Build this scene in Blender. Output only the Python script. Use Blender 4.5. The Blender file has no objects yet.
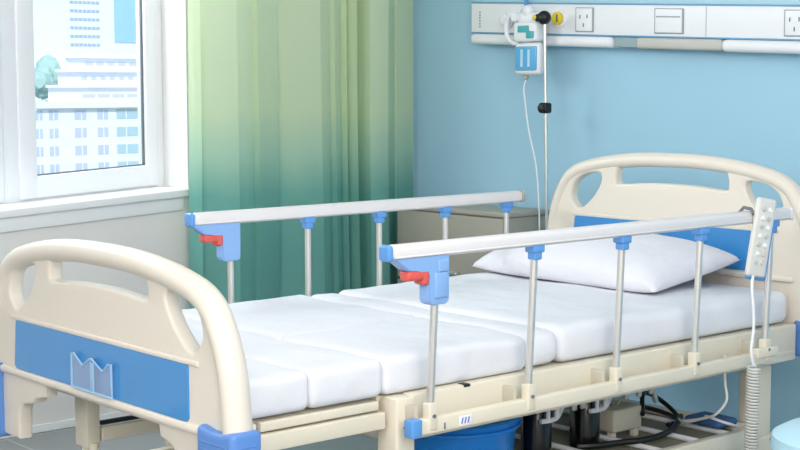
import bpy, bmesh, math, random
from mathutils import Vector, Matrix, noise
random.seed(7)
SC = bpy.context.scene
COL = SC.collection
R = math.radians

# ---------------------------------------------------------------- materials
def lin(c):
    return tuple(((v/255)/12.92 if v/255 <= .04045 else ((v/255+.055)/1.055)**2.4) for v in c)
def mat(name, rgb, rough=.5, metal=0, spec=.5, coat=0, bump=None, var=0, trans=0):
    m = bpy.data.materials.new(name); m.use_nodes = True
    nt = m.node_tree; b = nt.nodes['Principled BSDF']
    c = lin(rgb)
    b.inputs['Base Color'].default_value = (*c, 1)
    b.inputs['Roughness'].default_value = rough
    b.inputs['Metallic'].default_value = metal
    b.inputs['Specular IOR Level'].default_value = spec
    b.inputs['Coat Weight'].default_value = coat
    tc = nt.nodes.new('ShaderNodeTexCoord')
    if var:
        n = nt.nodes.new('ShaderNodeTexNoise'); n.inputs['Scale'].default_value = 6; n.inputs['Detail'].default_value = 4
        nt.links.new(tc.outputs['Object'], n.inputs['Vector'])
        mx = nt.nodes.new('ShaderNodeMix'); mx.data_type = 'RGBA'
        mx.inputs['A'].default_value = (*[v*(1-var) for v in c], 1); mx.inputs['B'].default_value = (*[min(1, v*(1+var)) for v in c], 1)
        nt.links.new(n.outputs['Fac'], mx.inputs['Factor']); nt.links.new(mx.outputs['Result'], b.inputs['Base Color'])
    if bump:
        n = nt.nodes.new('ShaderNodeTexNoise'); n.inputs['Scale'].default_value = bump[0]; n.inputs['Detail'].default_value = 3
        nt.links.new(tc.outputs['Object'], n.inputs['Vector'])
        bp = nt.nodes.new('ShaderNodeBump'); bp.inputs['Strength'].default_value = bump[1]; bp.inputs['Distance'].default_value = bump[2]
        nt.links.new(n.outputs['Fac'], bp.inputs['Height']); nt.links.new(bp.outputs['Normal'], b.inputs['Normal'])
    return m
M = {}
M['cream'] = mat('cream_moulded_plastic', (226, 218, 204), .38, var=.02)
M['frame'] = mat('cream_painted_steel', (226, 218, 198), .35, var=.03)
M['blue'] = mat('blue_plastic', (96, 156, 222), .3)
M['blue_light'] = mat('light_blue_latch_plastic', (138, 178, 228), .35)
M['blue_panel'] = mat('glossy_blue_panel', (58, 142, 208), .12, coat=.4)
M['blue_guard'] = mat('blue_corner_guard', (92, 138, 205), .4)
M['red'] = mat('red_plastic', (220, 92, 84), .35)
M['alu'] = mat('white_aluminium_rail', (230, 226, 225), .4, metal=.05)
M['steel'] = mat('brushed_steel_tube', (222, 219, 214), .32, metal=.8)
M['sheet'] = mat('white_bed_linen', (228, 229, 234), .85, spec=.2, bump=(7, .5, .03))
M['pillow'] = mat('white_pillow_cotton', (228, 228, 234), .9, spec=.2, bump=(11, .5, .02))
M['black'] = mat('black_rubber', (16, 17, 18), .4)
M['blackgloss'] = mat('black_glossy_plastic', (12, 13, 14), .2)
M['white'] = mat('white_plastic', (238, 240, 243), .4)
M['cordgrey'] = mat('light_grey_cord', (212, 212, 206), .5)
M['violet'] = mat('violet_blue_print', (110, 120, 200), .5)
M['handset'] = mat('warm_grey_handset', (224, 222, 216), .4)
M['grey'] = mat('grey_plastic', (170, 172, 168), .5)
M['beige_box'] = mat('beige_control_box', (196, 190, 172), .5)
M['tray'] = mat('olive_grey_tray', (128, 126, 110), .6, var=.08)
M['bucket'] = mat('bright_blue_pail', (30, 138, 228), .3)
M['lightblue'] = mat('pale_blue_vinyl', (180, 218, 232), .35)
M['steelblue'] = mat('pale_blue_line', (110, 165, 205), .4)
M['teal'] = mat('teal_label', (70, 170, 178), .4)
M['water'] = mat('blue_bottle_water', (95, 175, 222), .12)
M['waterlight'] = mat('pale_blue_tube', (190, 222, 240), .2)
M['yellow'] = mat('yellow_outlet', (232, 208, 40), .4)
M['cab'] = mat('taupe_cabinet_laminate', (172, 168, 156), .5, var=.03)
M['capgrey'] = mat('lamp_cover_grey', (196, 196, 188), .5)
M['recess'] = mat('recess_greyblue', (150, 172, 176), .5)
M['line'] = mat('seam_line_grey', (160, 166, 172), .6)
M['dark'] = mat('dark_gasket', (110, 116, 122), .6)
M['window'] = mat('white_window_frame', (238, 240, 243), .35)
M['sill'] = mat('white_sill_stone', (243, 245, 245), .3)
M['wallw'] = mat('white_wall_paint', (228, 227, 223), .8, bump=(60, .05, .002))
M['wallb'] = mat('light_blue_wall_paint', (168, 211, 233), .75, bump=(60, .05, .002), var=.02)
M['ceil'] = mat('white_ceiling_paint', (240, 240, 238), .9)
M['bldg'] = mat('white_render_facade', (236, 236, 240), .9)
M['bldgwin'] = mat('haze_pale_facade_window', (194, 198, 214), .5)  # facade windows lightened, distance haze put into their colour
M['bldgteal'] = mat('teal_facade_window', (176, 200, 210), .5)
M['towerwin'] = mat('haze_pale_tower_window', (172, 184, 204), .5)  # softened the same way, haze mixed into the base colour
M['blueglass'] = mat('blue_curtain_glass', (158, 200, 226), .4)
M['tree'] = mat('haze_pale_foliage', (176, 202, 190), .95, var=.25)  # green paled by haze painted into the foliage colour
M['ground'] = mat('city_ground', (150, 158, 150), .95, var=.1)

def floor_mat():
    m = bpy.data.materials.new('grey_floor_tile'); m.use_nodes = True
    nt = m.node_tree; b = nt.nodes['Principled BSDF']
    tc = nt.nodes.new('ShaderNodeTexCoord')
    br = nt.nodes.new('ShaderNodeTexBrick'); br.offset = 0
    br.inputs['Scale'].default_value = 1
    br.inputs['Brick Width'].default_value = .6; br.inputs['Row Height'].default_value = .6
    br.inputs['Mortar Size'].default_value = .004
    br.inputs['Color1'].default_value = (*lin((142, 147, 148)), 1); br.inputs['Color2'].default_value = (*lin((138, 143, 145)), 1)
    br.inputs['Mortar'].default_value = (*lin((172, 176, 176)), 1)
    nt.links.new(tc.outputs['Object'], br.inputs['Vector']); nt.links.new(br.outputs['Color'], b.inputs['Base Color'])
    b.inputs['Roughness'].default_value = .25
    return m
M['floor'] = floor_mat()

def curtain_mat():
    m = bpy.data.materials.new('ombre_green_curtain'); m.use_nodes = True
    nt = m.node_tree; nt.nodes.clear()
    out = nt.nodes.new('ShaderNodeOutputMaterial')
    tc = nt.nodes.new('ShaderNodeTexCoord'); sp = nt.nodes.new('ShaderNodeSeparateXYZ')
    nz = nt.nodes.new('ShaderNodeTexNoise'); nz.inputs['Scale'].default_value = 3
    mp = nt.nodes.new('ShaderNodeMapping'); mp.inputs['Scale'].default_value = (2, 1, .3)
    nt.links.new(tc.outputs['Object'], mp.inputs['Vector']); nt.links.new(mp.outputs['Vector'], nz.inputs['Vector'])
    ad = nt.nodes.new('ShaderNodeMath'); ad.operation = 'MULTIPLY_ADD'; ad.inputs[1].default_value = .12
    nt.links.new(nz.outputs['Fac'], ad.inputs[0])
    nt.links.new(tc.outputs['Object'], sp.inputs[0]); nt.links.new(sp.outputs['Z'], ad.inputs[2])
    mr = nt.nodes.new('ShaderNodeMapRange'); mr.inputs['From Min'].default_value = .6; mr.inputs['From Max'].default_value = 1.8
    nt.links.new(ad.outputs[0], mr.inputs['Value'])
    cr = nt.nodes.new('ShaderNodeValToRGB'); nt.links.new(mr.outputs[0], cr.inputs['Fac'])
    e = cr.color_ramp.elements
    e[0].position = 0; e[0].color = (*lin((128, 190, 182)), 1)
    e[1].position = 1; e[1].color = (*lin((232, 244, 212)), 1)
    for p, c in ((.24, (132, 196, 184)), (.37, (188, 224, 202)), (.52, (222, 240, 206))):
        k = e.new(p); k.color = (*lin(c), 1)
    d = nt.nodes.new('ShaderNodeBsdfDiffuse'); t = nt.nodes.new('ShaderNodeBsdfTranslucent')
    mx = nt.nodes.new('ShaderNodeMixShader'); mx.inputs[0].default_value = .35
    nt.links.new(cr.outputs[0], d.inputs[0]); nt.links.new(cr.outputs[0], t.inputs[0])
    nt.links.new(d.outputs[0], mx.inputs[1]); nt.links.new(t.outputs[0], mx.inputs[2])
    nt.links.new(mx.outputs[0], out.inputs[0])
    return m
M['curtain'] = curtain_mat()

def clear_mat(name, tint, gloss, diff=0, dcol=(1, 1, 1)):
    m = bpy.data.materials.new(name); m.use_nodes = True
    nt = m.node_tree; nt.nodes.clear()
    out = nt.nodes.new('ShaderNodeOutputMaterial')
    t = nt.nodes.new('ShaderNodeBsdfTransparent'); t.inputs[0].default_value = (*tint, 1)
    g = nt.nodes.new('ShaderNodeBsdfGlossy'); g.inputs['Roughness'].default_value = .05
    mx = nt.nodes.new('ShaderNodeMixShader'); mx.inputs[0].default_value = gloss
    nt.links.new(t.outputs[0], mx.inputs[1]); nt.links.new(g.outputs[0], mx.inputs[2])
    last = mx
    if diff:
        d = nt.nodes.new('ShaderNodeBsdfDiffuse'); d.inputs[0].default_value = (*dcol, 1)
        m2 = nt.nodes.new('ShaderNodeMixShader'); m2.inputs[0].default_value = diff
        nt.links.new(mx.outputs[0], m2.inputs[1]); nt.links.new(d.outputs[0], m2.inputs[2]); last = m2
    nt.links.new(last.outputs[0], out.inputs[0])
    return m
M['glass'] = clear_mat('window_glass', (.96, .98, .99), .05)
M['clear'] = clear_mat('clear_pocket_plastic', (.96, .98, 1), .08, .14, (.80, .90, 1))
M['pocket_edge'] = mat('pocket_edge_plastic', (150, 192, 226), .2)

# ---------------------------------------------------------------- mesh helpers
def bm_new(): return bmesh.new()
def add_rbox(bm, x0, x1, y0, y1, z0, z1, r=.004, n=2, f=None):
    """rounded box; n = grid cells along a rounded edge; f = displacement of a vertex"""
    c = Vector(((x0+x1)/2, (y0+y1)/2, (z0+z1)/2)); h = Vector(((x1-x0)/2, (y1-y0)/2, (z1-z0)/2))
    r = min(r, h.x*.999, h.y*.999, h.z*.999)
    def axis(hh, m):
        a = [-hh+r*(1-math.cos(math.pi/2*k/n))*1.0 for k in range(n)] + [-hh+r]
        b = [-v for v in reversed(a)]
        mid = [(-hh+r)+(2*(hh-r))*k/m for k in range(1, m)]
        return a+mid+b
    seg = (lambda L: max(1, int(L/.04))) if f else (lambda L: 1)
    ax = [axis(h[i], seg(2*h[i])) for i in range(3)]
    vs = {}
    def vert(i, j, k):
        key = (i, j, k)
        if key not in vs:
            p = Vector((ax[0][i], ax[1][j], ax[2][k]))
            q = Vector([max(-h[a]+r, min(h[a]-r, p[a])) for a in range(3)])
            d = p-q
            if d.length > 1e-9: p = q+d.normalized()*r
            p = p+c
            if f: p = p+f(p)
            vs[key] = bm.verts.new(p)
        return vs[key]
    N = [len(a)-1 for a in ax]
    for i in range(N[0]):
        for j in range(N[1]):
            bm.faces.new((vert(i, j, 0), vert(i, j+1, 0), vert(i+1, j+1, 0), vert(i+1, j, 0)))
            bm.faces.new((vert(i, j, N[2]), vert(i+1, j, N[2]), vert(i+1, j+1, N[2]), vert(i, j+1, N[2])))
    for i in range(N[0]):
        for k in range(N[2]):
            bm.faces.new((vert(i, 0, k), vert(i+1, 0, k), vert(i+1, 0, k+1), vert(i, 0, k+1)))
            bm.faces.new((vert(i, N[1], k), vert(i, N[1], k+1), vert(i+1, N[1], k+1), vert(i+1, N[1], k)))
    for j in range(N[1]):
        for k in range(N[2]):
            bm.faces.new((vert(0, j, k), vert(0, j, k+1), vert(0, j+1, k+1), vert(0, j+1, k)))
            bm.faces.new((vert(N[0], j, k), vert(N[0], j+1, k), vert(N[0], j+1, k+1), vert(N[0], j, k+1)))
    return list(vs.values())
def xf(vs, mtx):
    for v in vs: v.co = mtx @ v.co
def add_prism(bm, poly, axis, a0, a1):
    """poly of (u, v) extruded along axis; axis x: (y,z), y: (x,z), z: (x,y)"""
    def P(u, v, w): return {'x': (w, u, v), 'y': (u, w, v), 'z': (u, v, w)}[axis]
    A = [bm.verts.new(P(u, v, a0)) for u, v in poly]; B = [bm.verts.new(P(u, v, a1)) for u, v in poly]
    bm.faces.new(A); bm.faces.new(list(reversed(B)))
    n = len(poly)
    for i in range(n): bm.faces.new((A[i], B[i], B[(i+1) % n], A[(i+1) % n]))
    return A+B
def smooth_path(pts, k=6, closed=False):
    P = [Vector(p) for p in pts]; n = len(P); out = []
    rng = range(n if closed else n-1)
    for i in rng:
        p1, p2 = P[i], P[(i+1) % n]
        p0 = P[i-1] if (closed or i > 0) else p1*2-p2
        p3 = P[(i+2) % n] if (closed or i+2 < n) else p2*2-p1
        for s in range(k):
            t = s/k
            out.append(.5*((2*p1)+(p2-p0)*t+(2*p0-5*p1+4*p2-p3)*t*t+(3*p1-p0-3*p2+p3)*t**3))
    if not closed: out.append(P[-1])
    return out
def add_tube(bm, pts, r, seg=10, caps=True, ell=None, fixed=None):
    """tube through points; ell=(a,b) radii along fixed axis and along the other; r may be a list"""
    P = [Vector(p) for p in pts]; rings = []; vs = []
    prev = None
    for i, p in enumerate(P):
        t = (P[min(i+1, len(P)-1)]-P[max(i-1, 0)]).normalized()
        if fixed is not None: u = Vector(fixed)
        elif prev is None:
            u = t.cross(Vector((0, 0, 1)))
            if u.length < .1: u = t.cross(Vector((1, 0, 0)))
        else: u = prev-t*prev.dot(t)
        u.normalize(); w = t.cross(u).normalized(); prev = u
        rr = r[i] if isinstance(r, (list, tuple)) else r
        a, b = ell if ell else (rr, rr)
        ring = [bm.verts.new(p+u*a*math.cos(2*math.pi*k/seg)+w*b*math.sin(2*math.pi*k/seg)) for k in range(seg)]
        rings.append(ring); vs += ring
    for A, B in zip(rings, rings[1:]):
        for k in range(seg): bm.faces.new((A[k], A[(k+1) % seg], B[(k+1) % seg], B[k]))
    if caps:
        bm.faces.new(list(reversed(rings[0]))); bm.faces.new(rings[-1])
    return vs
def add_lathe(bm, prof, cx, cy, seg=28, axis='z', c=0):
    """prof: (radius, height)"""
    rings = []
    for r, h in prof:
        ring = []
        for k in range(seg):
            a = 2*math.pi*k/seg; u, v = r*math.cos(a), r*math.sin(a)
            co = (cx+u, cy+v, h) if axis == 'z' else ((h, cx+u, cy+v) if axis == 'x' else (cx+u, h, cy+v))
            ring.append(bm.verts.new(co))
        rings.append(ring)
    for A, B in zip(rings, rings[1:]):
        for k in range(seg): bm.faces.new((A[k], A[(k+1) % seg], B[(k+1) % seg], B[k]))
    bm.faces.new(list(reversed(rings[0]))); bm.faces.new(rings[-1])
def add_ball(bm, c, r, u=12, sc=(1, 1, 1)):
    g = bmesh.ops.create_uvsphere(bm, u_segments=u, v_segments=u//2+2, radius=r)
    for v in g['verts']: v.co = Vector((v.co.x*sc[0], v.co.y*sc[1], v.co.z*sc[2]))+Vector(c)

def mesh_obj(name, me, m, parent):
    if m is not None:
        me.materials.clear(); me.materials.append(m)
    o = bpy.data.objects.new(name, me); COL.objects.link(o)
    if parent is not None:
        o.parent = parent
        if parent.type == 'EMPTY': o.matrix_parent_inverse = Matrix.Translation(-parent.location)
    return o
def obj(name, bm, m, parent=None, smooth=True, angle=40):
    bmesh.ops.recalc_face_normals(bm, faces=bm.faces)
    if smooth:
        for f in bm.faces: f.smooth = True
        for e in bm.edges:
            if len(e.link_faces) == 2 and e.calc_face_angle(0) > R(angle): e.smooth = False
    me = bpy.data.meshes.new(name); bm.to_mesh(me); bm.free()
    return mesh_obj(name, me, m, parent)
def thing(name, label, cat, loc, group=None):
    o = bpy.data.objects.new(name, None); COL.objects.link(o); o.location = loc
    o.empty_display_size = .1
    tag(o, label, cat, group); return o
def tag(o, label, cat, group=None):
    o['label'] = label; o['category'] = cat
    if group: o['group'] = group
    return o
def struct(name, bm, m, smooth=False):
    o = obj(name, bm, m, None, smooth); o['kind'] = 'structure'; return o
def box(name, b, m, parent=None, r=.004, n=2):
    bm = bm_new(); add_rbox(bm, *b, r=r, n=n); return obj(name, bm, m, parent)
def lathe(name, prof, cx, cy, m, parent=None, axis='z', seg=28):
    bm = bm_new(); add_lathe(bm, prof, cx, cy, seg, axis); return obj(name, bm, m, parent)
def tube(name, pts, r, m, parent=None, seg=10, **k):
    bm = bm_new(); add_tube(bm, pts, r, seg, **k); return obj(name, bm, m, parent)

def plate(name, outline, holes, e, b, m, parent, x):
    """flat board in the yz plane with real holes and rounded edges, centred on x"""
    cu = bpy.data.curves.new(name, 'CURVE'); cu.dimensions = '2D'; cu.fill_mode = 'BOTH'
    cu.extrude = e; cu.bevel_depth = b; cu.bevel_resolution = 3; cu.offset = -b
    for loop in [outline]+holes:
        s = cu.splines.new('POLY'); s.points.add(len(loop)-1)
        for p, (u, v) in zip(s.points, loop): p.co = (u, v, 0, 1)
        s.use_cyclic_u = True
    t = bpy.data.objects.new(name, cu); COL.objects.link(t)
    dg = bpy.context.evaluated_depsgraph_get()
    me = bpy.data.meshes.new_from_object(t.evaluated_get(dg))
    bpy.data.objects.remove(t); bpy.data.curves.remove(cu)
    me.transform(Matrix(((0, 0, 1, x), (1, 0, 0, 0), (0, 1, 0, 0), (0, 0, 0, 1))))
    bm = bm_new(); bm.from_mesh(me); bpy.data.meshes.remove(me)
    bmesh.ops.remove_doubles(bm, verts=bm.verts, dist=1e-5)
    return bm

# ================================================================ SETTING
WX, WY = 1.97, 1.83          # head wall plane, window wall plane
LX, LY, HZ = -4.6, -4.8, 2.75
bm = bm_new(); add_prism(bm, [(LX-.2, LY-.2), (WX+.2, LY-.2), (WX+.2, WY+.27), (LX-.2, WY+.27)], 'z', -.1, 0); struct('floor', bm, M['floor'])
bm = bm_new(); add_prism(bm, [(LX-.2, LY-.2), (WX+.2, LY-.2), (WX+.2, WY+.27), (LX-.2, WY+.27)], 'z', HZ, HZ+.1); struct('ceiling', bm, M['ceil'])
bm = bm_new(); add_prism(bm, [(WX, LY), (WX+.2, LY), (WX+.2, WY+.27), (WX, WY+.27)], 'z', 0, HZ); struct('wall_head', bm, M['wallb'])
bm = bm_new(); add_prism(bm, [(LX-.2, LY), (LX, LY), (LX, WY+.27), (LX-.2, WY+.27)], 'z', 0, HZ); struct('wall_foot', bm, M['wallw'])
bm = bm_new(); add_prism(bm, [(LX-.2, LY-.2), (WX+.2, LY-.2), (WX+.2, LY), (LX-.2, LY)], 'z', 0, HZ); struct('wall_near', bm, M['wallw'])
OX0, OX1 = -1.25, .80        # window opening
def sz(x): return .05*(x-.5)
bm = bm_new()
zb = .822
add_prism(bm, [(LX, 0), (WX, 0), (WX, zb+sz(OX1)), (OX1, zb+sz(OX1)), (OX0, zb+sz(OX0)), (LX, zb+sz(OX0))], 'y', WY, WY+.27)
add_prism(bm, [(OX1, zb+sz(OX1)), (WX, zb+sz(OX1)), (WX, 2.35), (OX1, 2.35)], 'y', WY, WY+.27)
add_prism(bm, [(LX, zb+sz(OX0)), (OX0, zb+sz(OX0)), (OX0, 2.35), (LX, 2.35)], 'y', WY, WY+.27)
add_prism(bm, [(LX, 2.35), (WX, 2.35), (WX, HZ), (LX, HZ)], 'y', WY, WY+.27)
struct('wall_window', bm, M['wallw'])
bm = bm_new(); add_rbox(bm, LX, WX-.012, WY-.012, WY, 0, .03, .003); struct('baseboard_window', bm, M['sill'])
bm = bm_new(); add_rbox(bm, WX-.012, WX, LY, WY, 0, .03, .003); struct('baseboard_head', bm, M['sill'])
# sill board
bm = bm_new()
vs = add_rbox(bm, OX0-.02, OX1-.002, WY-.03, 2.05, .823, .852, .004)
for v in vs: v.co.z += sz(v.co.x)
struct('trim_1', bm, M['sill'], True)
bm = bm_new()
vs = add_rbox(bm, OX0-.02, OX1-.03, WY-.012, WY, .770, .823, .003)
for v in vs: v.co.z += sz(v.co.x)
struct('trim_2', bm, M['sill'], True)
# window: fixed frame with mullion, sashes, gaskets, panes
wroot = bpy.data.objects.new('window_1', None); COL.objects.link(wroot); wroot.location = (0, 2.04, .85); wroot['kind'] = 'structure'
def shear(bm):
    for v in bm.verts: v.co.z += sz(v.co.x)
FY0, FY1 = 2.0, 2.09
bm = bm_new()
for b in ((OX1-.04, OX1, .84, 2.35), (OX0, OX0+.04, .84, 2.35), (.105, .186, .84, 2.35), (OX0, OX1, 2.30, 2.36), (OX0, OX1, .83, .880)):
    add_rbox(bm, b[0], b[1], FY0+(.008 if b[1]-b[0] < .2 else .0115), FY1, b[2], b[3], .001, 1)
shear(bm); obj('window_frame', bm, M['window'], wroot)
def sash(x0, x1, st):
    bm = bm_new()
    z0, z1 = .858, 2.31
    gx0, gx1, gz0, gz1 = x0+st, x1-.052, .942, 2.24
    add_rbox(bm, x0, gx0, FY0, FY1-.02, z0, z1, .006); add_rbox(bm, gx1, x1, FY0, FY1-.02, z0, z1, .006)
    add_rbox(bm, x0+.01, x1-.01, FY0+.001, FY1-.021, z0, gz0, .006); add_rbox(bm, x0+.01, x1-.01, FY0+.001, FY1-.021, gz1, z1, .006)
    shear(bm); s = obj('sash', bm, M['window'], wroot)
    bm = bm_new()
    for b in ((gx0, gx0+.004, gz0, gz1), (gx1-.007, gx1, gz0, gz1), (gx0, gx1, gz0, gz0+.005), (gx0, gx1, gz1-.005, gz1)):
        add_rbox(bm, b[0], b[1], FY0+.018, FY0+.03, b[2], b[3], .001)
    shear(bm); obj('gasket', bm, M['dark'], s)
    bm = bm_new(); add_prism(bm, [(gx0-.005, gz0-.005), (gx1+.005, gz0-.005), (gx1+.005, gz1+.005), (gx0-.005, gz1+.005)], 'y', FY0+.022, FY0+.028); shear(bm)
    obj('glass_pane', bm, M['glass'], s)
sash(.176, .772, .072)
sash(OX0+.035, .116, .06)

# ================================================================ OUTSIDE
gd = bm_new(); add_prism(gd, [(-300, 30), (900, 30), (900, 1500), (-300, 1500)], 'z', -41, -40); g = struct('ground_outside', gd, M['ground'])
ob = thing('office_building', 'long white terraced building with rows of square windows, directly outside the window', 'building', (132, 250, -40), 'buildings seen through the window')
bm = bm_new(); add_prism(bm, [(100, 240), (168, 240), (168, 285), (100, 285)], 'z', -40, -2.2); obj('facade', bm, M['bldg'], ob, False)
tiers = [(119.5, 238.6, -2.6, -1.5), (124.0, 243, -1.5, 1.1), (122.8, 241.6, 1.1, 1.6), (128.1, 247, 1.6, 4.0), (126.8, 245.5, 4.0, 4.5), (132.4, 251, 4.5, 6.7), (131.0, 249.5, 6.7, 7.4)]
for (x0, y0, z0, z1) in tiers:
    bm = bm_new(); add_prism(bm, [(x0, y0), (190, y0), (190, 285), ((x0+2.3)*288.05/(y0+3.05)-2.3+.5, 285)], 'z', z0, z1); obj('terrace_tier', bm, M['bldg'], ob, False)
def facade_windows(parent, y, rows, cols, m, name='facade_window'):
    for z0, z1 in rows:
        for x0, x1 in cols:
            bm = bm_new(); add_rbox(bm, x0, x1, y-.12, y+.3, z0, z1, .02, 1)
            if x1-x0 > 1.5 and z1-z0 > 1.2:
                pass
            obj(name, bm, m, parent, False)
rows = [(-4.75-3.25*k, -3.0-3.25*k) for k in range(5)]
facade_windows(ob, 240, rows, [(119.7, 120.4), (120.7, 121.2), (122.5, 123.3), (123.6, 124.3), (127.6, 128.9), (129.2, 130), (132.3, 133.4), (133.7, 134.5)], M['bldgwin'])
facade_windows(ob, 240, rows, [(136.3, 138.2), (138.5, 141.3), (143.5, 146.3)], M['bldgteal'])
facade_windows(ob, 247, [(2.5, 3.1)], [(133+2.0*k, 134.1+2.0*k) for k in range(9)], M['bldgwin'], 'terrace_window')
facade_windows(ob, 251, [(5.3, 5.9)], [(136+2.4*k, 137.6+2.4*k) for k in range(7)], M['bldgwin'], 'terrace_window')
facade_windows(ob, 243, [(-.8, -.1)], [(131+3.1*k, 133.6+3.1*k) for k in range(5)], M['bldgwin'], 'terrace_window')
tw = thing('tower_block', 'tall white tower with thin horizontal window bands, beyond the terraced building', 'building', (261, 488, -40), 'buildings seen through the window')
bm = bm_new(); add_prism(bm, [(252.2, 480), (269.5, 480), (274, 496), (261.5, 496)], 'z', -40, 62); obj('tower_wall', bm, M['bldg'], tw, False)
for k in range(14):
    z = 15.9+3.05*k
    for q in range(7):
        bm = bm_new(); add_rbox(bm, 255.0+1.75*q, 256.4+1.75*q, 479.8, 480.2, z, z+1.05, .02, 1); obj('window_band', bm, M['towerwin'], tw, False)
bt = thing('glass_tower', 'blue glazed block with a white edge, right of the banded tower', 'building', (284, 488, -40), 'buildings seen through the window')
bm = bm_new(); add_prism(bm, [(269.8, 481), (310, 481), (310, 500), (281, 500)], 'z', -40, 62); obj('tower_wall', bm, M['bldg'], bt, False)
bm = bm_new(); add_rbox(bm, 273.6, 306, 480.6, 481.5, 17.5, 60, .05, 1); obj('glazed_front', bm, M['blueglass'], bt, False)
def tree(x, y, z, r, lab):
    t = thing('tree', lab, 'tree', (x, y, -40), 'trees seen through the window')
    bm = bm_new()
    for q in range(7):
        a = random.random()*6.28; d = r*.6*random.random()
        g = bmesh.ops.create_icosphere(bm, subdivisions=3, radius=r*random.uniform(.5, .75))
        o = Vector((x+d*math.cos(a), y+d*math.sin(a), z+r*random.uniform(-.5, .4)))
        for v in g['verts']:
            v.co = v.co*(1+.25*noise.noise(v.co*.9+o)) + o
    obj('crown', bm, M['tree'], t)
    tube('trunk', [(x, y, -40), (x, y, z)], r*.12, M['tree'], t)
tree(152.0, 300, 2.8, 3.8, 'pale green tree at the far left of the window view')
tree(157.2, 306, 4.8, 3.8, 'tallest pale green tree, its crown rising beside the banded tower')
tree(160.5, 298, 3.0, 3.4, 'pale green tree whose crown touches the terraced building')

# ================================================================ CURTAIN
def curtain():
    # pleats: (x, depth towards the room)
    keys = [(.762, -.03), (.772, -.01), (.79, .005), (.797, -.012), (.933, .035), (.942, .022), (1.032, .004), (1.040, .022), (1.162, -.008), (1.170, -.022), (1.343, .038), (1.350, .030), (1.415, .010),
            (1.421, .030), (1.478, .0), (1.484, .03), (1.509, .008), (1.514, .060), (1.583, -.045), (1.588, .052), (1.682, .058), (1.690, .034), (1.793, -.025), (1.80, -.02), (1.925, -.052)]
    NZ = 44; xs = []
    for (a, u), (b, v) in zip(keys, keys[1:]):
        n = 5 if b-a > .03 else 2
        for q in range(n):
            t = q/n; xs.append((a+(b-a)*t, u+(v-u)*t + (.004*math.sin(math.pi*t) if n == 5 else 0)))
    xs.append(keys[-1])
    bm = bm_new(); grid = []
    for j in range(NZ+1):
        z = .02+2.6*j/NZ; row = []
        for x, o in xs:
            k = 1.0+.18*math.sin(z*1.3+x*2)
            xx = x+.006*math.sin(z*2.2+x*5)*(1-j/NZ)
            row.append(bm.verts.new((xx, 1.720-1.3*o*k, z)))
        grid.append(row)
    for A, B in zip(grid, grid[1:]):
        for k in range(len(xs)-1): bm.faces.new((A[k], A[k+1], B[k+1], B[k]))
    o = obj('curtain', bm, M['curtain'], None, True, 25)
    tag(o, 'pale green to teal pleated curtain hanging beside the window', 'curtain')
curtain()
r_ = thing('curtain_rail', 'white ceiling rail carrying the green curtain', 'curtain rail', (1.3, 1.715, 2.62))
box('rail_track', (.6, 1.92, 1.695, 1.735, 2.62, 2.65), M['white'], r_)
box('bracket', (1.0, 1.03, 1.70, 1.73, 2.64, HZ), M['white'], r_); box('bracket', (1.7, 1.73, 1.70, 1.73, 2.64, HZ), M['white'], r_)

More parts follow.
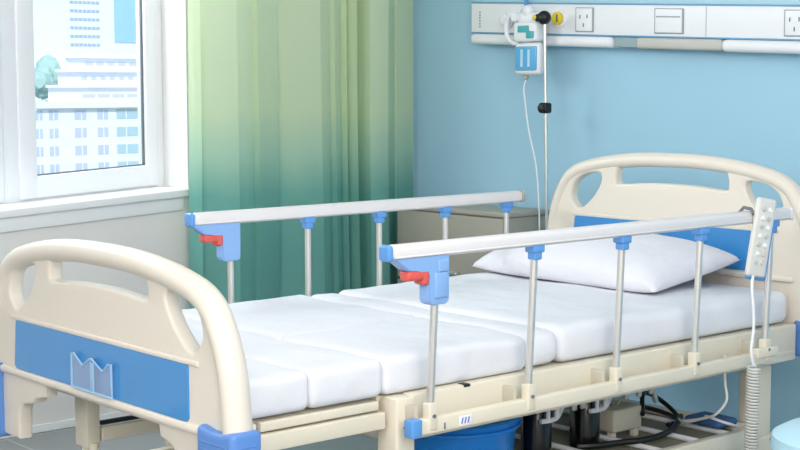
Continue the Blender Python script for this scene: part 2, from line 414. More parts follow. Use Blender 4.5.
# ================================================================ BED
bed = thing('hospital_bed', 'cream and blue adjustable hospital bed with folding side rails, in the middle of the room', 'hospital bed', (.43, 0, 0))
HALF = [(0, .897), (.10, .896), (.2, .890), (.3, .878), (.38, .863), (.44, .845), (.488, .815), (.522, .77), (.547, .72), (.565, .66), (.577, .57), (.583, .50)]
def board(name, xc, dz, ky, out, foot):
    """out = -1: outer face towards -x is the detailed one"""
    up = smooth_path([(-y*ky, z+dz, 0) for y, z in reversed(HALF[1:])] + [(y*ky, z+dz, 0) for y, z in HALF], 4)
    up = [(p.x, p.y) for p in up]            # right (near) to left (far)
    zl = .355 if foot else .452
    low = [(.575*ky, zl), (.42, zl), (.415, .43), (.40, .45), (.335, .462), (.325, .475), (.275, .487), (.268, .522)] if foot else [(.575*ky, zl), (.42, zl), (.40, .50), (.27, .515)]
    outline = up+low+[(-a, b) for a, b in reversed(low)]
    hole = smooth_path([(.325, .822, 0), (.385, .815, 0), (.435, .785, 0), (.452, .735, 0), (.425, .700, 0), (.395, .701, 0), (.345, .74, 0), (.312, .785, 0), (.308, .812, 0)], 5, True)
    hl = [(p.x*ky, p.y+dz) for p in hole]; hr = [(-a, b) for a, b in hl]
    slot = smooth_path([(-.228, .835, 0), (-.21, .850, 0), (-.1, .861, 0), (0, .864, 0), (.1, .861, 0), (.21, .850, 0), (.228, .835, 0), (.232, .80, 0), (.215, .788, 0), (.1, .796, 0), (0, .798, 0), (-.1, .796, 0), (-.215, .788, 0), (-.232, .80, 0)], 4, True)
    sl = [(p.x, p.y+dz) for p in slot]
    bm = plate('board_shell', outline, [hl, hr, sl], .012, .008, None, None, xc)
    ri = .026 if foot else .022
    rim = [(u, v) for u, v in up]
    cen = []
    for i, (u, v) in enumerate(rim):
        a = rim[max(i-1, 0)]; b = rim[min(i+1, len(rim)-1)]
        t = Vector((b[0]-a[0], b[1]-a[1])).normalized(); n = Vector((-t.y, t.x))   # path runs from -y over the top to +y: inward is to the right
        cen.append((xc, u-n.x*ri, v-n.y*ri))
    cen = [(xc, cen[0][1], zl+.01)]+cen+[(xc, cen[-1][1], zl+.01)]
    add_tube(bm, cen, .028, 16, ell=(.034, .028) if foot else (.029, .024), fixed=(1, 0, 0))
    # raised lips above and below the blue insert
    f = xc+out*.02
    x0, x1 = sorted((f+out*.012, f-out*.01))
    add_rbox(bm, x0, x1, -.50*ky, .50*ky, .522+dz*.99, .542+dz*.99, .008)
    add_rbox(bm, x0+.007, x1, -.44*ky, .44*ky, .668+dz, .680+dz, .004)
    b = obj(name, bm, M['cream'], bed, True, 35)
    # blue insert
    ins = [(-.392, .670), (-.401, .664), (-.401, .551), (-.392, .543), (.415, .543), (.424, .551), (.413, .664), (.405, .670)]
    bm = bm_new(); x0, x1 = sorted((f+out*.004, f-out*.006)); add_prism(bm, [(u, v+dz) for u, v in ins], 'x', x0, x1)
    obj('blue_insert', bm, M['blue_panel'], b)
    return b
fb = board('footboard', -.60, 0, 1.0, -1, True)
hb = board('headboard', 1.50, .143, .965, -1, False)
# clear card pocket on the footboard insert
bm = bm_new()
top = [(.098, .628), (.088, .629), (.045, .604), (.012, .624), (.0, .626), (-.05, .603), (-.078, .624), (-.09, .626)]
poly = [(.100, .546)]+top+[(-.093, .546)]
add_prism(bm, poly, 'x', -.634, -.631)
pk = obj('card_pocket', bm, M['clear'], fb, False); pk['label'] = 'clear plastic card pocket'
bm = bm_new()
add_tube(bm, [(-.634, a, b) for a, b in poly+[poly[0]]], .0028, 6)
add_rbox(bm, -.636, -.632, -.008, .008, .548, .618, .001)
obj('pocket_edge', bm, M['pocket_edge'], pk)
# corner guards
def guard(xa, xb, ya, yb, za, zt, par):
    bm = bm_new()
    dip = lambda p: Vector((0, 0, -.010*math.cos(min(1, abs((p.y-(ya+yb)/2)/((yb-ya)/2)))*math.pi/2) if p.z > zt-.02 else 0))
    add_rbox(bm, xa, xb, ya, yb, za, zt, .014, 4, f=dip)
    for q in (.032, .048):
        add_rbox(bm, xa-.0012, xa+.004, ya+.02, yb-.02, zt-q-.004, zt-q, .001)
        if ya < 0: add_rbox(bm, xa+.018, xb-.018, ya-.0012, ya+.004, zt-q-.004, zt-q, .001)
    o = obj('corner_guard', bm, M['blue_guard'], par); return o
guard(-.642, -.562, -.592, -.455, .36, .554, fb)
guard(-.645, -.545, .500, .605, .345, .548, fb)
guard(1.472, 1.57, -.600, -.485, .44, .556, hb)
guard(1.472, 1.57, .485, .600, .44, .556, hb)
# main frame: near and far side beams, foot section, cross members, drop posts
def beams(s):
    bm = bm_new()
    def B(x0, x1, y0, y1, z0, z1, r=.005):
        ya, yb = sorted((s*y0, s*y1)); add_rbox(bm, x0, x1, ya, yb, z0, z1, r)
    B(-.075, 1.465, .466, .505, .434, .543)
    B(-.06, 1.455, .500, .507, .452, .466, .002)
    obj('side_beam', bm, M['frame'], bed)
    bm = bm_new()
    def B(x0, x1, y0, y1, z0, z1, r=.004):
        ya, yb = sorted((s*y0, s*y1)); add_rbox(bm, x0, x1, ya, yb, z0, z1, r)
    B(-.49, -.155, .455, .480, .513, .535); B(-.57, -.5, .455, .480, .513, .535); B(-.58, -.14, .45, .486, .468, .508)
    obj('foot_section_beam', bm, M['frame'], bed)
    bm = bm_new()
    ya, yb = sorted((s*.44, s*.512)); add_rbox(bm, -.130, -.072, ya, yb, .20, .541, .006)
    u = obj('upright', bm, M['frame'], bed)
    bm = bm_new(); ya, yb = sorted((s*.511, s*.515)); add_lathe(bm, [(.004, ya), (.004, yb)], -.105, .47, 10, 'y'); obj('bolt', bm, M['dark'], u)
beams(-1); beams(1)
for x in (-.52, -.16, .33, .85, 1.36): box('cross_member', (x, x+.03, -.46, .46, .47, .505), M['frame'], bed)
box('mattress_deck', (-.57, -.155, -.45, .45, .522, .534), M['frame'], bed, .003)
box('mattress_deck', (-.14, 1.46, -.452, .452, .526, .540), M['frame'], bed, .003)
bm = bm_new()
add_rbox(bm, -.465, -.425, .345, .41, .318, .50, .004); add_rbox(bm, -.42, .2, .345, .385, .330, .368, .004)
add_tube(bm, [(-.445, .385, .30), (-.445, .385, .33)], .012, 10); add_tube(bm, [(-.445, .345, .30), (-.445, .345, .33)], .012, 10)
obj('leg_rest_bracket', bm, M['frame'], bed)
bm = bm_new(); add_rbox(bm, -.47, -.42, -.405, -.33, .34, .50, .004); add_rbox(bm, -.42, -.11, -.385, -.345, .330, .368, .004); obj('leg_rest_bracket', bm, M['frame'], bed)
# printed sticker, slot and drain notch on the near side
box('drain_notch', (.090, .112, -.507, -.48, .537, .5445), M['black'], bed, .003)
box('hinge_link', (-.42, -.1, .35, .365, .372, .384), M['black'], bed)
# lower chassis with tray
bm = bm_new()
for s in (-1, 1):
    ya, yb = sorted((s*.455, s*.485)); add_rbox(bm, -.2, 1.315, ya, yb, .185, .245, .004)
add_rbox(bm, 1.285, 1.32, -.484, .484, .186, .248, .004); add_rbox(bm, .52, .55, -.46, .46, .185, .235, .004); add_rbox(bm, -.2, -.16, -.46, .46, .185, .235, .004)
obj('lower_chassis', bm, M['frame'], bed)
bm = bm_new(); add_rbox(bm, .55, 1.285, -.455, .455, .215, .228, .003); tr = obj('tray', bm, M['tray'], bed)
for x in (.72, .90, 1.07, 1.21):
    bm = bm_new(); add_tube(bm, [(x, -.455, .236), (x, .455, .236)], .008, 8); obj('tray_rod', bm, M['white'], tr)
for (x, y) in ((1.367, -.43), (1.367, .43), (-.107, -.463), (-.107, .463)):
    bm = bm_new()
    if x > 1:
        add_rbox(bm, x-.042, x+.042, y-.03, y+.03, .17, .455, .006)
        add_rbox(bm, x-.075, x+.075, y-.036, y+.036, .135, .205, .012, 3)
    else:
        add_rbox(bm, x-.03, x+.03, y-.03, y+.03, .12, .21, .006)
    add_tube(bm, [(x, y, .09), (x, y, .14)], .012, 10)
    lg = obj('leg', bm, M['frame'], bed)
    if x > 1:
        s = -1 if y < 0 else 1
        bm = bm_new(); ya, yb = sorted((y+s*.036, y+s*.040)); add_lathe(bm, [(.006, ya), (.006, yb)], x+.035, .192, 10, 'y'); obj('bolt', bm, M['dark'], lg)
    bm = bm_new(); add_lathe(bm, [(.02, y-.018), (.05, y-.016), (.052, y), (.05, y+.016), (.02, y+.018)], x, .052, 20, 'y'); w = obj('caster_wheel', bm, M['black'], lg)
# lifting motors
for x, zt in ((.605, .405), (.805, .405)):
    bm = bm_new(); add_lathe(bm, [(.03, .205), (.043, .212), (.043, zt-.01), (.036, zt)], x, -.25, 24); a = obj('lifting_motor', bm, M['blackgloss'], bed)
    bm = bm_new(); add_tube(bm, [(x, -.25, zt-.005), (x, -.25, .475)], .012, 10); add_rbox(bm, x-.03, x+.03, -.27, -.23, .44, .475, .004)
    obj('motor_rod', bm, M['steel'], a)
    bm = bm_new(); add_tube(bm, smooth_path([(x-.04, -.305, .345), (x, -.31, .345), (x+.03, -.305, .352), (x+.055, -.30, .385), (x+.06, -.30, .435)], 4), .007, 8)
    add_tube(bm, [(x-.015, -.31, .345), (x-.015, -.31, .44)], .006, 8); add_tube(bm, [(x+.02, -.31, .35), (x+.02, -.31, .44)], .009, 8)
    obj('motor_clip', bm, M['white'], a)
bm = bm_new()
for x in (.68, .715, .90, .955, 1.01):
    add_rbox(bm, x, x+.018, -.32, -.31, .36, .44, .003)
add_rbox(bm, .55, 1.1, -.33, -.28, .425, .45, .004)
add_tube(bm, smooth_path([(.97, -.3, .43), (1.0, -.3, .39), (1.04, -.3, .37), (1.06, -.3, .33)], 4), .008, 8)
obj('motor_mount', bm, M['steel'], bed)
bm = bm_new(); add_rbox(bm, .885, 1.01, -.29, -.23, .258, .325, .006, 3); cb = obj('control_box', bm, M['beige_box'], bed)
for q in (.90, 1.0): box('box_bracket', (q, q+.02, -.27, -.25, .228, .26), M['frame'], cb, .003)

# side rails
def side_rail(s, x0, x1, z0, z1, px, sp, tilt, zlow):
    Y = s*.56
    bm = bm_new(); add_rbox(bm, x0+.012, x1-.006, Y-.019, Y+.019, z0, z1, .013, 4)
    add_rbox(bm, x0+.02, x1-.02, Y-.0205, Y+.0205, z0+.006, z0+.010, .001)
    rail = obj('side_rail', bm, M['alu'], bed)
    bm = bm_new(); add_rbox(bm, x0-.002, x0+.014, Y-.020, Y+.020, z0-.001, z1+.001, .0139, 4); obj('end_cap', bm, M['blue'], rail)
    bm = bm_new(); add_rbox(bm, x1-.010, x1+.006, Y-.020, Y+.020, z0-.001, z1+.001, .014, 4); obj('end_cap', bm, M['grey'] if s > 0 else M['alu'], rail)
    # lower bar
    bx0, bx1 = px[0]-.088, px[4]+.02
    bm = bm_new(); add_rbox(bm, bx0+.028, bx1, Y-.012, Y+.014, zlow-.042, zlow-.006, .004)
    for i in range(5):
        x = px[i]+tilt
        add_rbox(bm, x-.013, x+.013, Y-.015, Y+.012, zlow-.034, zlow+.030, .004)
    lb = obj('lower_bar', bm, M['frame'], rail)
    for i in range(5):
        x = px[i]+tilt; ya, yb = sorted((Y-s*.012, s*.50)); bm = bm_new(); add_rbox(bm, x-.034, x-.024, ya, yb, zlow-.03, zlow+.022, .002); obj('mounting_bracket', bm, M['beige_box'], rail)
    if s < 0:
        bm = bm_new(); add_rbox(bm, -.036, -.031, Y-.0135, Y-.011, .466, .482, .001); obj('slot', bm, M['dark'], rail)
        bm = bm_new(); add_rbox(bm, .012, .052, Y-.0128, Y-.011, .466, .490, .0003); k = obj('sticker', bm, M['white'], rail); k['label'] = 'small white sticker with a violet blue mark'
        bm = bm_new()
        for q in range(3): add_prism(bm, [(.018+.010*q, .471), (.022+.010*q, .471), (.026+.010*q, .485), (.022+.010*q, .485)], 'y', Y-.0135, Y-.0126)
        obj('sticker_mark', bm, M['violet'], rail, False)
    bm = bm_new(); add_rbox(bm, bx0, bx0+.032, Y-.015, Y+.016, zlow-.045, zlow-.003, .004); obj('bar_cap', bm, M['blue'], rail)
    for i in range(5):
        x = px[i]; f = s
        bm = bm_new(); add_tube(bm, [(x, Y, z0+.004), (x+tilt*.97, Y, zlow+.005)], .0095, 14); obj('post', bm, M['steel'], rail)
        ya, yb = sorted((Y+s*.013, Y+s*.019))
        bm = bm_new(); add_lathe(bm, [(.0045, ya), (.0045, yb)], x+tilt, zlow+.0, 10, 'y'); obj('bolt', bm, M['dark'], rail)
        if i > 0:
            bm = bm_new(); add_rbox(bm, x-.019, x+.019, Y-.018, Y+.018, z0-.016, z0+.004, .005)
            add_rbox(bm, x-.013, x+.013, Y-.0145, Y+.0145, z0-.034, z0-.010, .005); obj('post_clamp', bm, M['blue'], rail)
    x = px[0]
    bm = bm_new()
    pr = [(x-.145, z0+.006), (x+.027, z0+.006), (x+.026, z0-.102), (x+.018, z0-.110), (x-.030, z0-.110), (x-.040, z0-.100), (x-.040, z0-.055), (x-.032, z0-.036), (x-.060, z0-.030), (x-.100, z0-.026)]
    add_prism(bm, pr, 'y', Y-.017, Y+.017)
    bmesh.ops.bevel(bm, geom=bm.edges[:], offset=.003, segments=2, affect='EDGES')
    yo = s*.018
    ya, yb = sorted((Y+s*.014, Y+s*.022))
    add_rbox(bm, x-.022, x+.016, ya, yb, z0-.095, z0-.035, .004)
    add_rbox(bm, x-.012, x+.022, ya, yb, z0-.035, z0-.006, .004)
    lh = obj('latch_housing', bm, M['blue_light'], rail)
    bm = bm_new()
    add_rbox(bm, x-.100, x-.034, Y-.018, Y+.018, z0-.050, z0-.026, .008, 3)
    add_rbox(bm, x-.056, x-.036, Y-.019, Y+.019, z0-.062, z0-.030, .007, 3)
    obj('release_lever', bm, M['red'], rail)
    # one handrail end clip at the last post
    bm = bm_new(); add_rbox(bm, px[4]+tilt-.05, px[4]+tilt+.045, Y-.018, Y+.008, zlow-.022, zlow+.006, .004); obj('stop_plate', bm, M['frame'], rail)
side_rail(-1, -.206, 1.330, .872, .908, [-.048+.324*i for i in range(5)], .324, -.022, .503)
side_rail(1, -.008, 1.36, .858, .897, [.138+.2875*i for i in range(5)], .2875, 0, .503)

# ================================================================ MATTRESS
mt = thing('mattress', 'thin white sectioned mattress lying on the hospital bed', 'mattress', (.43, 0, .543))
def wr(amp, sc=3.2):
    def f(p):
        if p.z < .60: return Vector((0, 0, 0))
        n = noise.noise(Vector((p.x*sc, p.y*sc*1.6, 3.1))) + .5*noise.noise(Vector((p.x*9, p.y*5, 9)))
        return Vector((0, 0, amp*1.5*n))
    return f
def sec(x0, x1, y0, y1, z1, r=.02, amp=.004):
    bm = bm_new(); add_rbox(bm, x0, x1, y0, y1, .543, z1, r, 4, f=wr(amp)); obj('mattress_section', bm, M['sheet'], mt, True, 89)
sec(-.562, -.354, -.484, .47, .630)
sec(-.356, -.142, -.484, .47, .632)
sec(-.144, .335, -.484, -.064, .636, .022)
sec(-.144, .335, -.066, .47, .637, .020)
sec(.330, .462, -.484, .47, .638, .040)
sec(.452, 1.462, -.484, .47, .642, .03, .005)

# ================================================================ PILLOW
def pillow():
    bm = bm_new(); NU, NV = 44, 28; W, D, T = .80, .41, .19
    def pt(u, v, s):
        e = (1-abs(u)**2.6)*(1-abs(v)**2.4); e = max(e, 0)**.42
        # corners pulled out, sides pulled in
        x = v*D/2*(1-.05*(1-abs(u)**2)); y = u*W/2*(1-.04*(1-abs(v)**2))
        h = s*T/2*e*(1 if s > 0 else .45)
        h += .005*noise.noise(Vector((x*7, y*6, s)))*e
        return Vector((x, y, h))
    top = [[None]*(NV+1) for _ in range(NU+1)]; bot = [[None]*(NV+1) for _ in range(NU+1)]
    for i in range(NU+1):
        for j in range(NV+1):
            u = -math.cos(math.pi*i/NU); v = -math.cos(math.pi*j/NV)
            u = .5*u+.5*(2*i/NU-1); v = .5*v+.5*(2*j/NV-1)
            top[i][j] = bm.verts.new(pt(u, v, 1))
            edge = i in (0, NU) or j in (0, NV)
            bot[i][j] = top[i][j] if edge else bm.verts.new(pt(u, v, -1))
    for g, fl in ((top, 0), (bot, 1)):
        for i in range(NU):
            for j in range(NV):
                q = [g[i][j], g[i+1][j], g[i+1][j+1], g[i][j+1]]
                bm.faces.new(q if not fl else q[::-1])
    m = Matrix.Translation((1.254, .092, .692)) @ Matrix.Rotation(R(-9), 4, 'Y') @ Matrix.Rotation(R(-1), 4, 'Z')
    for v in bm.verts: v.co = m @ v.co
    for v in bm.verts:
        if v.co.z < .645: v.co.z = .645
        if v.co.x > 1.468: v.co.x = 1.468
    o = obj('pillow', bm, M['pillow'], None, True, 85); tag(o, 'plump white pillow leaning on the headboard', 'pillow')
pillow()

# ================================================================ HANDSET
hs = thing('handset', 'white bed control handset with two columns of buttons, hooked on the near side rail', 'remote control', (1.165, -.60, .73))
HM = Matrix.Translation((1.150, -.592, .834)) @ Matrix.Rotation(R(-14), 4, 'Z') @ Matrix.Rotation(R(10), 4, 'Y')
bm = bm_new(); vs = add_rbox(bm, -.034, .034, -.012, .007, -.112, .112, .014, 4); xf(vs, HM); obj('handset_body', bm, M['handset'], hs)
bm = bm_new(); vs = add_rbox(bm, -.026, .046, -.003, .015, -.121, .05, .012, 4); xf(vs, HM); obj('handset_back', bm, M['blue'], hs)
btn = [(240, 240, 240), (205, 205, 200)]
MB = [mat('button_silver', (196, 200, 196), .3), mat('button_white', (250, 250, 250), .3), mat('button_orange', (224, 206, 190), .4)]
for i in range(7):
    for j in range(2):
        bm = bm_new(); add_lathe(bm, [(.0055, -.0165), (.0065, -.0145), (.0065, -.011)], -.011+.022*j, .080-.025*i, 12, 'y'); xf(bm.verts, HM)
        obj('button', bm, MB[2] if (i >= 5 and j == 1) else (MB[1] if (i+j) % 2 else MB[0]), hs)
bm = bm_new(); add_tube(bm, [(1.13, -.585, .9), (1.13, -.575, .915), (1.13, -.55, .918), (1.13, -.532, .90)], .005, 8); obj('hook', bm, M['dark'], hs)
cord = smooth_path([(1.122, -.592, .73), (1.110, -.597, .70), (1.112, -.602, .64), (1.112, -.604, .58), (1.100, -.606, .52), (1.110, -.608, .478)], 6)
tube('cord', cord, .0042, M['white'], hs, 8)
pts = []
for i in range(0, 34*12+1):
    a = 2*math.pi*i/12; z = .472-.30*i/(34*12)
    pts.append((1.110+.0165*math.cos(a)-.006*(i/408), -.608+.017*math.sin(a), z))
tube('coiled_cord', pts, .0037, M['cordgrey'], hs, 6)
pts = smooth_path([(1.121, -.608, .172), (1.12, -.60, .10), (1.18, -.56, .012), (1.26, -.50, .008), (1.3, -.3, .008)], 5)
tube('cord', pts, .0042, M['white'], hs, 8)

# ================================================================ CABLES under the bed
def cable(pts, r, m, lab):
    bm = bm_new(); add_tube(bm, smooth_path(pts, 6), r, 8); o = obj('cable', bm, m); tag(o, lab, 'cable', 'cables on the under-bed tray')
cable([(1.0, -.30, .30), (1.10, -.22, .335), (1.20, -.20, .30), (1.17, -.30, .262), (1.08, -.34, .252)], .007, M['black'], 'upper black cable arching from the control box onto the under-bed tray')
cable([(1.0, -.28, .275), (1.10, -.20, .29), (1.19, -.22, .265), (1.165, -.305, .256), (1.08, -.33, .262)], .007, M['black'], 'lower black cable arching from the control box onto the under-bed tray')
cable([(1.165, -.31, .272), (1.06, -.36, .255), (.93, -.38, .252), (.85, -.35, .25), (.77, -.33, .25), (.72, -.30, .25)], .009, M['black'], 'thick black cable running along the under-bed tray towards the motors')
cable([(1.075, -.535, .50), (1.078, -.535, .42), (1.08, -.54, .37), (1.07, -.51, .325), (1.09, -.45, .30), (1.10, -.38, .275), (1.13, -.33, .272)], .004, M['cordgrey'], 'pale cable hanging beside the coiled cord down to the tray')
cable([(1.15, -.33, .262), (1.17, -.40, .280), (1.12, -.44, .30), (1.13, -.50, .29), (1.19, -.50, .27)], .004, M['cordgrey'], 'pale looped cable tied near the near edge of the tray')
cable([(.97, -.22, .315), (1.05, -.20, .345), (1.12, -.16, .34), (1.16, -.10, .30)], .004, M['yellow'] if False else M['beige_box'], 'thin beige cable rising from the control box')
o = box('folded_cloth', (1.19, 1.29, -.43, -.30, .246, .27), mat('blue_cloth', (60, 100, 150), .8), None, .012, 3); tag(o, 'small folded dark blue cloth on the under-bed tray corner', 'cloth')

# ================================================================ BUCKET
bk = thing('bucket', 'bright blue plastic bucket standing under the bed', 'bucket', (.36, -.17, 0))
bm = bm_new(); add_lathe(bm, [(.13, 0), (.135, .004), (.175, .355), (.190, .372), (.194, .378), (.190, .384), (.180, .384), (.168, .36), (.128, .012), (.05, .010)], .36, -.17, 40); obj('bucket_body', bm, M['bucket'], bk)
bm = bm_new(); add_lathe(bm, [(.176, .348), (.187, .352), (.187, .358), (.177, .362)], .36, -.17, 40); obj('rim_band', bm, M['bucket'], bk)

# ================================================================ BEDSIDE CABINET
bc = thing('bedside_cabinet', 'taupe bedside cabinet between the far side rail and the blue wall', 'cabinet', (1.83, 1.1, 0))
CX0, CX1, CY0, CY1, CZ = 1.70, 1.955, .985, 1.64, .770
bm = bm_new(); add_rbox(bm, CX0+.015, CX1, CY0+.01, CY1-.01, .04, CZ-.02, .004); add_rbox(bm, CX0+.03, CX1, CY0+.03, CY1-.03, 0, .05, .002); obj('body', bm, M['cab'], bc)
box('top', (CX0, CX1, CY0, CY1, CZ-.02, CZ), M['cab'], bc, .004)
d = box('drawer', (CX0, CX0+.02, CY0+.012, CY1-.012, .46, CZ-.025), M['cab'], bc, .003)
box('handle', (CX0-.02, CX0+.002, 1.24, 1.38, .50, .515), M['steel'], d, .004)
d = box('door', (CX0, CX0+.02, CY0+.012, CY1-.012, .06, .452), M['cab'], bc, .003)
box('handle', (CX0-.02, CX0+.002, 1.42, 1.435, .28, .40), M['steel'], d, .004)

# ================================================================ WALL SERVICE UNIT
# The unit hangs slightly out of level, as in the photo: local coordinates y, z -> tilted in the wall plane
un_ = thing('bed_head_unit', 'long white medical service panel mounted on the blue wall', 'wall panel', (1.97, .45, 1.40))
YL = 1.388
def uz(y, t):                                  # t 0 = lower edge, 1 = upper edge
    s = (YL-y)/1.584
    lo = 1.434-.067*s; hi = 1.606-.0805*s
    return lo+(hi-lo)*t
def unit(name, y0, y1, t0, t1, xa, m, parent, r=.004, xb=1.97):
    bm = bm_new(); vs = add_rbox(bm, xa, xb, y0, y1, 0, 1, r, 2)
    bm.free(); bm = bm_new()
    h = .172*(t1-t0); vs = add_rbox(bm, xa, xb, y0, y1, 0, h, min(r, h*.45), 3)
    for v in vs: v.co.z = uz(v.co.y, t0+(t1-t0)*v.co.z/h)
    return obj(name, bm, m, parent)
YR = -1.6
unit('face_panel', YR, YL, .27, .985, 1.900, M['white'], un_, .006)
unit('top_strip', YR, YL-.004, .965, 1.0, 1.897, M['steelblue'], un_, .002)
unit('blue_line', YR, YL-.004, .255, .290, 1.898, M['steelblue'], un_, .002)
unit('lower_rail', .616, YL-.006, 0, .25, 1.885, M['white'], un_, .018)
unit('recess_cover', .500, .616, .02, .25, 1.905, M['recess'], un_, .004)
unit('lamp_cover', .114, .500, 0, .25, 1.890, M['capgrey'], un_, .012)
unit('lower_rail', YR, .114, -.02, .25, 1.884, M['white'], un_, .018)
unit('upper_cap', YR, YL-.002, .985, 1.30, 1.905, M['lightblue'], un_, .006)
unit('seam', .1865, .1885, .30, .96, 1.8985, M['line'], un_, .0005)
def socket(y0, y1, two, lab=None):
    f = unit('socket_frame', y0, y1, .34, .90, 1.895, M['line'], un_, .003)
    unit('socket_plate', y0+.006, y1-.006, .365, .88, 1.892, M['white'], f, .003)
    if two:
        for k in range(3):
            bm = bm_new(); yc = (y0+y1)/2; a = [(-.018, .012), (.018, .012), (0, -.02)][k]
            z = uz(yc, .62)+a[1]; add_rbox(bm, 1.890, 1.893, yc+a[0]-.002, yc+a[0]+.002, z-.007, z+.007, .0005); obj('slot', bm, M['dark'], f)
    else:
        unit('cover_edge', y0+.012, y1-.012, .70, .73, 1.8905, M['line'], f, .001)
socket(.712, .804, True); socket(.285, .418, False); socket(-.225, -.137, True); 
# gas outlets
def outlet(y, z, rad, ring, core, slot=True):
    bm = bm_new(); add_lathe(bm, [(rad*1.35, 1.900), (rad*1.35, 1.892), (rad*1.15, 1.888), (rad*.9, 1.889)], y, z, 28, 'x'); f = obj('outlet_ring', bm, ring, un_)
    bm = bm_new(); add_lathe(bm, [(rad, 1.889), (rad, 1.876), (rad*.8, 1.872), (rad*.3, 1.872)], y, z, 28, 'x'); obj('outlet_core', bm, core, f)
    if not slot: return
    bm = bm_new(); add_rbox(bm, 1.868, 1.874, y-rad*.45, y-rad*.15, z-rad*.6, z+rad*.6, .002); obj('outlet_slot', bm, M['dark'], f)
outlet(.885, 1.520, .025, M['white'], M['yellow'])
outlet(1.172, 1.524, .026, M['white'], M['white'], False)
# small vertical printed strip at the left end (unreadable marks)
for k in range(6):
    bm = bm_new(); add_rbox(bm, 1.898, 1.901, 1.331, 1.338, 1.500+.0115*k, 1.507+.0115*k, .0005); obj('printed_mark', bm, M['line'], un_)

# ================================================================ OXYGEN HUMIDIFIER
ox = thing('oxygen_humidifier', 'white oxygen humidifier with blue water bottle, plugged into the wall panel', 'oxygen humidifier', (1.84, .98, 1.30))
bm = bm_new()
add_rbox(bm, 1.82, 1.89, .945, 1.055, 1.500, 1.545, .014, 3); add_rbox(bm, 1.805, 1.86, .922, 1.050, 1.432, 1.508, .012, 3)
add_ball(bm, (1.835, .995, 1.552), .024)
add_tube(bm, smooth_path([(1.835, 1.03, 1.55), (1.835, 1.085, 1.545), (1.835, 1.112, 1.51), (1.835, 1.110, 1.46), (1.835, 1.08, 1.43), (1.835, 1.04, 1.43)], 5), .010, 10)
obj('regulator_body', bm, M['white'], ox)
bm = bm_new(); add_rbox(bm, 1.799, 1.806, .962, 1.020, 1.468, 1.494, .003); add_rbox(bm, 1.7985, 1.806, .935, .974, 1.445, 1.472, .003); obj('teal_label', bm, M['teal'], ox)
bm = bm_new(); add_rbox(bm, 1.803, 1.850, .908, 1.044, 1.302, 1.428, .020, 4); obj('bottle_holder', bm, M['white'], ox)
bm = bm_new(); add_rbox(bm, 1.798, 1.815, .919, 1.032, 1.320, 1.414, .006, 3); bt_ = obj('water_bottle', bm, M['water'], ox)
for q in (.955, .993):
    bm = bm_new(); add_tube(bm, [(1.798, q, 1.335), (1.798, q, 1.402)], .006, 8); obj('inner_tube', bm, M['waterlight'], bt_)
bm = bm_new(); add_ball(bm, (1.825, .995, 1.294), .011); obj('bottle_outlet', bm, M['grey'], ox)
tube('oxygen_tube', smooth_path([(1.825, .995, 1.29), (1.81, .993, 1.25), (1.80, .976, 1.206), (1.80, .955, 1.09), (1.80, .915, .956), (1.785, .885, .822), (1.775, .87, .70), (1.775, .87, .5), (1.775, .87, .3)], 5), .0028, M['white'], ox, 8)
tube('supply_tube', [(1.885, 1.055, 1.70), (1.885, 1.055, 1.565)], .008, M['blue'], ox, 8)
lathe('connector', [(.018, 1.80), (.02, 1.812), (.02, 1.90)], 1.04, 1.53, M['white'], ox, 'x')

# ================================================================ IV STAND
iv = thing('iv_stand', 'thin steel drip stand with black clamp knobs behind the bed', 'drip stand', (1.80, .83, 0))
bm = bm_new(); add_tube(bm, [(1.80, .83, .04), (1.80, .856, .765), (1.80, .873, 1.515)], .0065, 10); obj('pole', bm, M['steel'], iv)
bm = bm_new(); add_rbox(bm, 1.782, 1.82, .848, .889, 1.156, 1.197, .009, 3); add_lathe(bm, [(.012, 1.772), (.016, 1.775), (.016, 1.784)], .869, 1.176, 12, 'x'); obj('clamp_knob', bm, M['black'], iv)
bm = bm_new(); add_ball(bm, (1.80, .876, 1.520), .027, 16); add_tube(bm, [(1.80, .876, 1.520), (1.80, .912, 1.520)], .016, 12); k_ = obj('top_knob', bm, M['black'], iv)
bm = bm_new(); add_lathe(bm, [(.006, 1.782), (.010, 1.784), (.010, 1.80)], .914, 1.522, 14, 'x'); obj('knob_cap', bm, M['yellow'], k_)
bm = bm_new()
for k in range(5):
    a = 2*math.pi*k/5+.3; add_tube(bm, [(1.80, .83, .06), (1.80+.13*math.cos(a), .83+.13*math.sin(a), .02)], .009, 8)
add_ball(bm, (1.80, .83, .06), .02)
obj('base', bm, M['steel'], iv)

# ================================================================ STOOL
st = thing('stool', 'round pale blue padded stool beside the bed, only its rim in view', 'stool', (.745, -1.172, 0))
SX, SY, SZ = .745, -1.172, .452
bm = bm_new(); add_lathe(bm, [(.10, SZ-.085), (.185, SZ-.08), (.205, SZ-.05), (.20, SZ-.02), (.17, SZ-.003), (.10, SZ+.004), (.02, SZ+.005)], SX, SY, 40); obj('seat', bm, M['lightblue'], st)
bm = bm_new(); add_tube(bm, [(SX, SY, .05), (SX, SY, SZ-.08)], .022, 14)
for k in range(5):
    a = 2*math.pi*k/5; add_tube(bm, [(SX, SY, .09), (SX+.22*math.cos(a), SY+.22*math.sin(a), .02)], .014, 8)
obj('base', bm, M['steel'], st)

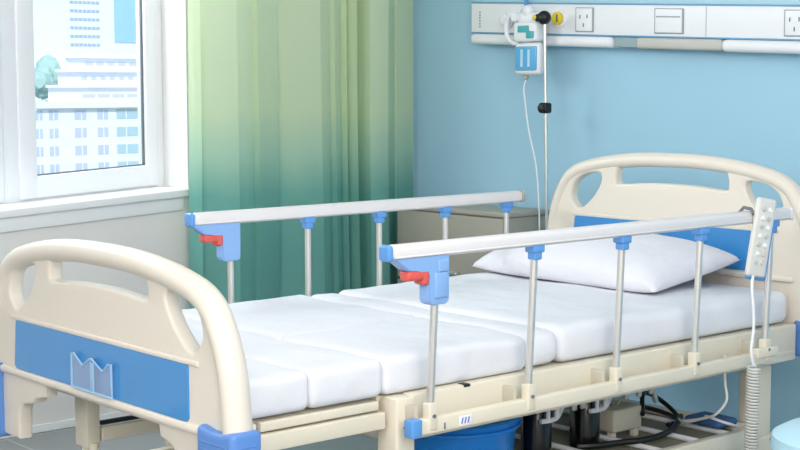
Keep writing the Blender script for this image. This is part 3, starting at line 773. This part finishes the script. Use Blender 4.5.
# ================================================================ LIGHT
W = bpy.data.worlds.new('daylight'); SC.world = W; W.use_nodes = True
nt = W.node_tree; bg = nt.nodes['Background']
tc = nt.nodes.new('ShaderNodeTexCoord'); sp = nt.nodes.new('ShaderNodeSeparateXYZ'); cr = nt.nodes.new('ShaderNodeValToRGB')
nt.links.new(tc.outputs['Generated'], sp.inputs[0]); nt.links.new(sp.outputs['Z'], cr.inputs['Fac']); nt.links.new(cr.outputs[0], bg.inputs[0])
cr.color_ramp.elements[0].position = 0; cr.color_ramp.elements[0].color = (.80, .90, .97, 1)
cr.color_ramp.elements[1].position = .35; cr.color_ramp.elements[1].color = (.50, .72, .93, 1)
bg.inputs[1].default_value = 1.15
def area(name, loc, target, sx, sy, p, col):
    l = bpy.data.lights.new(name, 'AREA'); l.shape = 'RECTANGLE'; l.size = sx; l.size_y = sy; l.energy = p; l.color = col
    o = bpy.data.objects.new(name, l); COL.objects.link(o); o.location = loc
    o.rotation_euler = (Vector(target)-Vector(loc)).to_track_quat('-Z', 'Y').to_euler(); return o
area('ceiling_fill_room', (-1.4, -2.4, HZ-.05), (-1.4, -2.4, 0), 3.0, 2.4, 50, (1, .965, .955))  # unseen overhead fill, added to light faces turned to the camera side
area('ceiling_fill_bed', (.2, .1, HZ-.05), (.2, .1, 0), 1.6, 1.6, 4, (1, .99, .97))  # weak unseen fill added above the bed, no fixture modelled
# area fills added high on the windowless walls behind the camera
area('near_wall_fill', (-1.6, LY+.06, 2.1), (0.6, 0, .9), 3.2, 1.0, 118, (1, .97, .97))
area('foot_wall_fill', (LX+.06, -1.2, 2.1), (1.9, .3, 1.2), 3.0, 1.0, 66, (1, .97, .97))
area('daylight_window', (-.2, 2.13, 2.05), (.3, .4, .4), 1.8, .5, 28, (.96, .99, 1))
s = bpy.data.lights.new('sun', 'SUN'); s.energy = 2.0; s.angle = R(2); so = bpy.data.objects.new('sun', s); COL.objects.link(so)
so.rotation_euler = (Vector((.35, .8, -.5))).to_track_quat('-Z', 'Y').to_euler()

# ================================================================ CAMERA
cam = bpy.data.cameras.new('camera'); co = bpy.data.objects.new('camera', cam); COL.objects.link(co); SC.camera = co
yaw, pit, rol, f = .862330, -.0946533, -.00300088, 1466.83
F = Vector((math.cos(yaw)*math.cos(pit), math.sin(yaw)*math.cos(pit), math.sin(pit)))
Rt = Vector((math.sin(yaw), -math.cos(yaw), 0)); U = Rt.cross(F)
R2 = Rt*math.cos(rol)+U*math.sin(rol); U2 = U*math.cos(rol)-Rt*math.sin(rol)
mw = Matrix((( R2.x, U2.x, -F.x, -2.296088), (R2.y, U2.y, -F.y, -3.054637), (R2.z, U2.z, -F.z, 1.26307), (0, 0, 0, 1)))
co.matrix_world = mw
cam.sensor_width = 36; cam.sensor_fit = 'HORIZONTAL'; cam.lens = f*36/800; cam.clip_start = .05; cam.clip_end = 3000
vs_ = SC.view_settings; vs_.view_transform = 'Standard'; vs_.look = 'None'; vs_.gamma = 1; vs_.exposure = .3; vs_.use_curve_mapping = False
